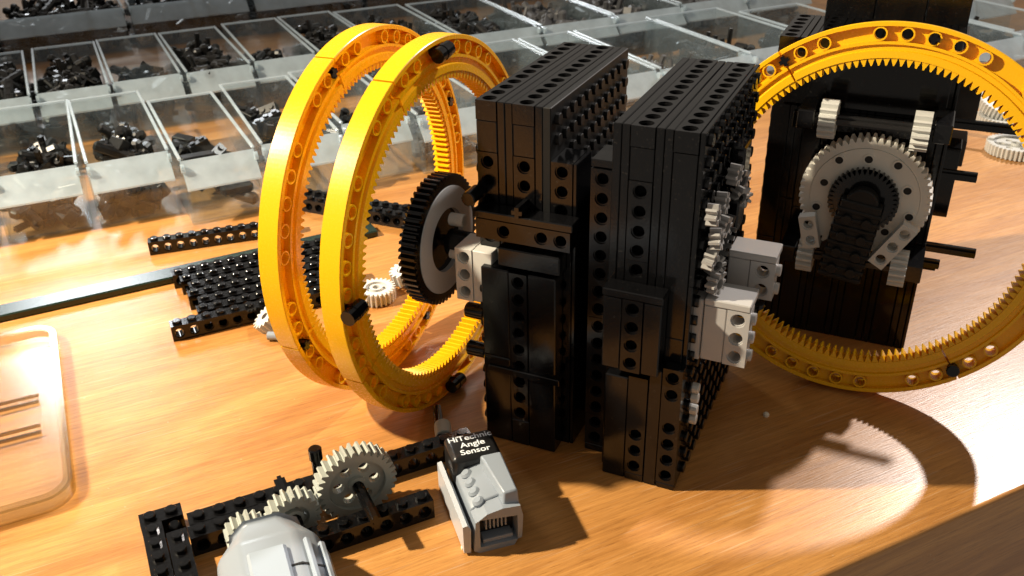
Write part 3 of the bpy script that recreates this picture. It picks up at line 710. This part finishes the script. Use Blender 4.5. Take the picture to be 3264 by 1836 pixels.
# ------------------------------------------------------------------ clear lid at the left edge
LD = thing('clear_lid', 'shallow clear plastic lid with a rounded corner at the left edge', 'lid', TS(-38, 362), (0, 0, TANG))
def rrect(x0, x1, y0, y1, r, seg=8):
    o = []
    for cx, cy, a0 in ((x1 - r, y0 + r, -90), (x1 - r, y1 - r, 0), (x0 + r, y1 - r, 90), (x0 + r, y0 + r, 180)):
        rr = r
        for i in range(seg + 1): a = R(a0 + 90 * i / seg); o.append((cx + rr * math.cos(a), cy + rr * math.sin(a)))
    return o
def wall_loop(m, p0, p1, z0, z1):
    n = len(p0); vs = [(x, y, z0) for x, y in p0] + [(x, y, z1) for x, y in p0] + [(x, y, z1) for x, y in p1] + [(x, y, z0) for x, y in p1]
    m.add(vs, [[k * n + i, k * n + (i + 1) % n, ((k + 1) % 4) * n + (i + 1) % n, ((k + 1) % 4) * n + i] for k in range(4) for i in range(n)])
m = MB(); wall_loop(m, rrect(-180, 0, 0, 160, 13), rrect(-178, -2, 2, 158, 11), .3, 6.5); smooth(part('side_wall', m, LRM, LD))
m = MB(); wall_loop(m, rrect(-180.0, 0.0, 0.0, 160.0, 13), rrect(-176.5, -3.5, 3.5, 156.5, 9.5), 6.6, 8.0); smooth(part('rim', m, LRM, LD))
m = MB(); m.prism(rrect(-177.8, -2.2, 2.2, 157.8, 10.8), .3, 1.8); part('panel', m, LID, LD)
for y in (60, 66, 88, 94): part('rib', MB().box(-170, -12, y - .8, y + .8, 1.9, 3.6, .3), LRB, LD)
part('rib', MB().box(-46, -44.6, 96, 152, 1.9, 3.4, .3), LRB, LD)

# ------------------------------------------------------------------ clear drawers and their contents
def drawer_meshes(wd, dp, h, div):
    t = 1.8; sh = MB()
    sh.box(0, wd, 0, dp, .4, 2.2, .3)
    sh.box(0, t, 0.2, dp, 2.25, h, .4); sh.box(wd - t, wd, 0.2, dp, 2.25, h, .4)
    bk = MB(); bk.box(t + .05, wd - t - .05, dp - t, dp, 2.25, h, .4)
    fr = MB(); fr.box(t + .05, wd - t - .05, 0, t, 2.25, h * .62, .4)
    lip = MB(); z0 = h * .65; poly = [(-6, z0), (-4.4, z0 - 1.8), (11, h - 3.0), (11, h - .5), (9.4, h)]
    Mx = Matrix(((0, 0, 1, 0), (1, 0, 0, 0), (0, 1, 0, 0), (0, 0, 0, 1)))
    lip.prism(poly, .8, wd - .8, Mx)
    ends = MB(); ends.cyl(3.0, -1.1, 1.1, 12, RY(90))
    ed = [MB().box(-.3, t + .3, 10, dp + .2, h + .05, h + 2.0, .5), MB().box(wd - t - .3, wd + .3, 10, dp + .2, h + .05, h + 2.0, .5), MB().box(t + .4, wd - t - .4, dp - t - .2, dp + .3, h + .05, h + 2.0, .5)]  # added milky strips, a painted highlight along the wall tops
    dv = None
    if div: dv = MB(); dv.box(t + .1, wd - t - .1, dp * .5, dp * .5 + 1.4, 2.25, h * .85, .3)
    return sh, bk, fr, lip, ends, dv, *ed
CACHE = {}
def drawer(label, t0, s0, wd, dp, h=45, rot=0.0, div=False):
    D = thing('parts_drawer', label, 'drawer', TS(t0, s0), (0, 0, TANG + R(rot)), 'clear plastic drawers')
    key = (wd, dp, h, div)
    if key not in CACHE:
        CACHE[key] = [(nme, mb.mesh(nme, mat)) for nme, mb, mat in zip(('shell', 'back_wall', 'front_wall', 'front_lip', 'lip_end', 'divider', 'edge_highlight', 'edge_highlight', 'edge_highlight'), drawer_meshes(*key), (CLR, CLR, CLR, FRO, FRO, CLR, FRO, FRO, FRO)) if mb]
    for nme, me_ in CACHE[key]:
        if nme == 'lip_end':
            for x in (.9, wd - .9): link(nme, me_, D, (x, 3.0, h - 3))
        else: link(nme, me_, D)
    return D
def bit(m, kind, M, rnd):
    if kind == 'beam':
        n = rnd.choice((2, 3, 4, 5)); m.box(-n * 4, n * 4, -3.9, 3.9, -3.9, 3.9, 2.0, M)
        for i in range(n): m.cyl(2.4, 3.9, 4.3, 8, M @ TX(((i + .5 - n / 2) * 8, 0, 0)))
    elif kind == 'brick':
        n = rnd.choice((2, 3)); m.box(-n * 4, n * 4, -3.9, 3.9, -4.8, 4.8, .4, M)
        for i in range(n): m.cyl(2.4, 4.8, 6.4, 8, M @ TX(((i + .5 - n / 2) * 8, 0, 0)))
    elif kind == 'pin':
        m.cyl(2.4, -8, 8, 8, M); m.cyl(3.0, -.8, .8, 8, M)
    elif kind == 'axle': m.cross_axle(-14, 14, M=M)
    elif kind == 'elbow':
        m.box(-3.9, 3.9, -3.9, 12, -3.9, 3.9, 2.0, M); m.box(3.9, 14, -3.9, 3.9, -3.9, 3.9, 2.0, M)
def pile(label, t0, s0, x0, x1, y0, y1, count, hmax, kinds, seed, rot=0.0, mat=BLK2, full=False):
    rnd = random.Random(seed); m = MB()
    if full:                                  # the drawer's floor is covered first
        x = x0 + 8
        while x < x1 - 4:
            y = y0 + 6
            while y < y1 - 4:
                bit(m, rnd.choice(('beam', 'brick', 'elbow')), TX((min(x + rnd.uniform(-3, 3), x1 - 10), min(y + rnd.uniform(-3, 3), y1 - 10), rnd.uniform(7, 14))) @ RZ(rnd.uniform(0, 360)) @ RY(rnd.uniform(-15, 15)), rnd)
                y += 13
            x += 13
    for i in range(count):
        kd = rnd.choice(kinds); x = rnd.uniform(x0 + 9, x1 - 9); y = rnd.uniform(y0 + 9, y1 - 9)
        cx = 1 - abs((x - (x0 + x1) / 2) / ((x1 - x0) / 2 + .1)) ** 2 * .6
        z = 7 + rnd.random() ** 1.3 * max(0, hmax - 9) * cx
        M = TX((x, y, z)) @ RZ(rnd.uniform(0, 360)) @ RY(rnd.uniform(-28, 28)) @ RX(rnd.choice((0, 90, 0, 45)))
        bit(m, kd, M, rnd)
    o = part('loose_parts', m, mat, None, TS(t0, s0), (0, 0, TANG + R(rot))); o['kind'] = 'stuff'; o['label'] = label; o['category'] = 'loose parts'
    return o
ALL = ('beam', 'brick', 'pin', 'axle', 'elbow')
front = [   # t0, s0, width, depth, count, pile height, y range, kinds, what it holds
    (-120, 664, 54, 168, 30, 20, (90, 160), ALL, 'black elbows and beams'),
    (-62, 664, 54, 168, 40, 17, (105, 164), ALL, 'a low scatter of black parts'),
    (-3, 660, 55, 168, 34, 24, (100, 164), ('brick', 'elbow', 'beam'), 'a heap of black bricks'),
    (55, 634, 52, 160, 26, 22, (4, 158), ('beam', 'brick'), 'a few black beams'),
    (112, 640, 58, 172, 55, 34, (60, 165), ('brick', 'beam'), 'black bricks piled at the back'),
    (176, 655, 52, 165, 14, 14, (60, 150), ('beam', 'elbow'), 'two bent black pieces'),
    (233, 646, 62, 170, 60, 20, (4, 120), ('axle', 'pin', 'beam'), 'black and grey axles'),
    (300, 660, 100, 165, 50, 20, (20, 150), ('axle', 'pin'), 'scattered pins'),
    (404, 660, 58, 165, 40, 22, (20, 150), ('pin', 'axle'), 'black pins'),
    (466, 660, 100, 165, 60, 20, (20, 150), ('pin', 'axle'), 'pins and axles'),
]
POS = ['leftmost', 'second-from-left', 'third', 'fourth', 'fifth', 'sixth', 'seventh', 'eighth', 'ninth', 'tenth', 'eleventh', 'twelfth']
GREYISH = plastic('dark_grey_plastic', (0.10, 0.10, 0.105), .35, .3)
for i, (t0, s0, wd, dp, cnt, hm, yr, kinds, what) in enumerate(front):
    rt = (0, -1.2, .6, .8, -.6, .4, 0, 0, 0, 0)[i]
    drawer('%s clear drawer in the front row, with %s' % (POS[i], what), t0, s0, wd, dp, 45, rt, i in (4, 8))
    if i < 3: pile('dark parts lying behind the front wall of the %s front drawer' % POS[i], t0, s0, 2, wd - 2, 3, 60, 34, 24, ALL, 30 + i, rt)
    pile('%s in the %s drawer of the front row' % (what, POS[i]), t0, s0, 2, wd - 2, yr[0], yr[1], cnt, hm, kinds, 10 + i, rt, GREYISH if i in (6, 7, 8, 9) else BLK2)
second = [(-130, 58), (-70, 38), (-28, 58), (33, 58), (95, 58), (157, 58), (219, 58), (281, 76), (361, 86), (450, 86), (540, 86), (632, 86), (722, 90)]
for i, (t0, wd) in enumerate(second):
    s0 = 858 + (0, -4, 0, 4, 2, 10, 12, 4, 0, -4, 0, 8, 10)[i]
    nm = POS[i] if i < 12 else 'rightmost'
    drawer('%s clear drawer of the second row from the left, full of black parts' % nm, t0, s0, wd, 172, 45, (0, .6, -.5)[i % 3], i in (3, 8))
    pile('black parts filling the %s drawer of the second row' % nm, t0, s0, 2, wd - 2, 3, 168, int(wd * (3.6 if i not in (3, 5) else .9)), 38 if i not in (3, 5) else 20, ALL, 50 + i, 0, BLK2 if i < 9 else GREYISH, i not in (3, 5))
third = [(-190, 128), (-58, 132), (80, 134), (220, 134), (360, 134), (500, 134), (640, 134), (780, 134), (920, 134)]
for i, (t0, wd) in enumerate(third):
    drawer('%s wide clear drawer of the third row from the left, heaped with black parts' % POS[i], t0, 1165 + (i % 3) * 3, wd, 180, 48, 0, i % 2 == 0)
    pile('black parts heaped in the %s drawer of the third row' % POS[i], t0, 1165 + (i % 3) * 3, 2, wd - 2, 4, 174, 330, 46, ALL, 80 + i, full=True)
for i, (t0, s0, wd, dp) in enumerate(((660, 640, 80, 170), (745, 585, 84, 170), (835, 600, 84, 170), (560, 672, 92, 165), (880, 715, 90, 170))):
    txt = ('clear drawer right of the rear tower, beside the grey gears', 'clear drawer at the right edge, nearest the camera of those there', 'clear drawer cut by the right edge, behind the grey gears',
           'clear drawer half hidden behind the rear tower', 'clear drawer in the upper right corner',)[i]
    drawer(txt, t0, s0, wd, dp, 45, 0)
    pile('black parts in the ' + txt, t0, s0, 2, wd - 2, 8, dp - 8, int(wd * .7), 30, ALL, 120 + i)
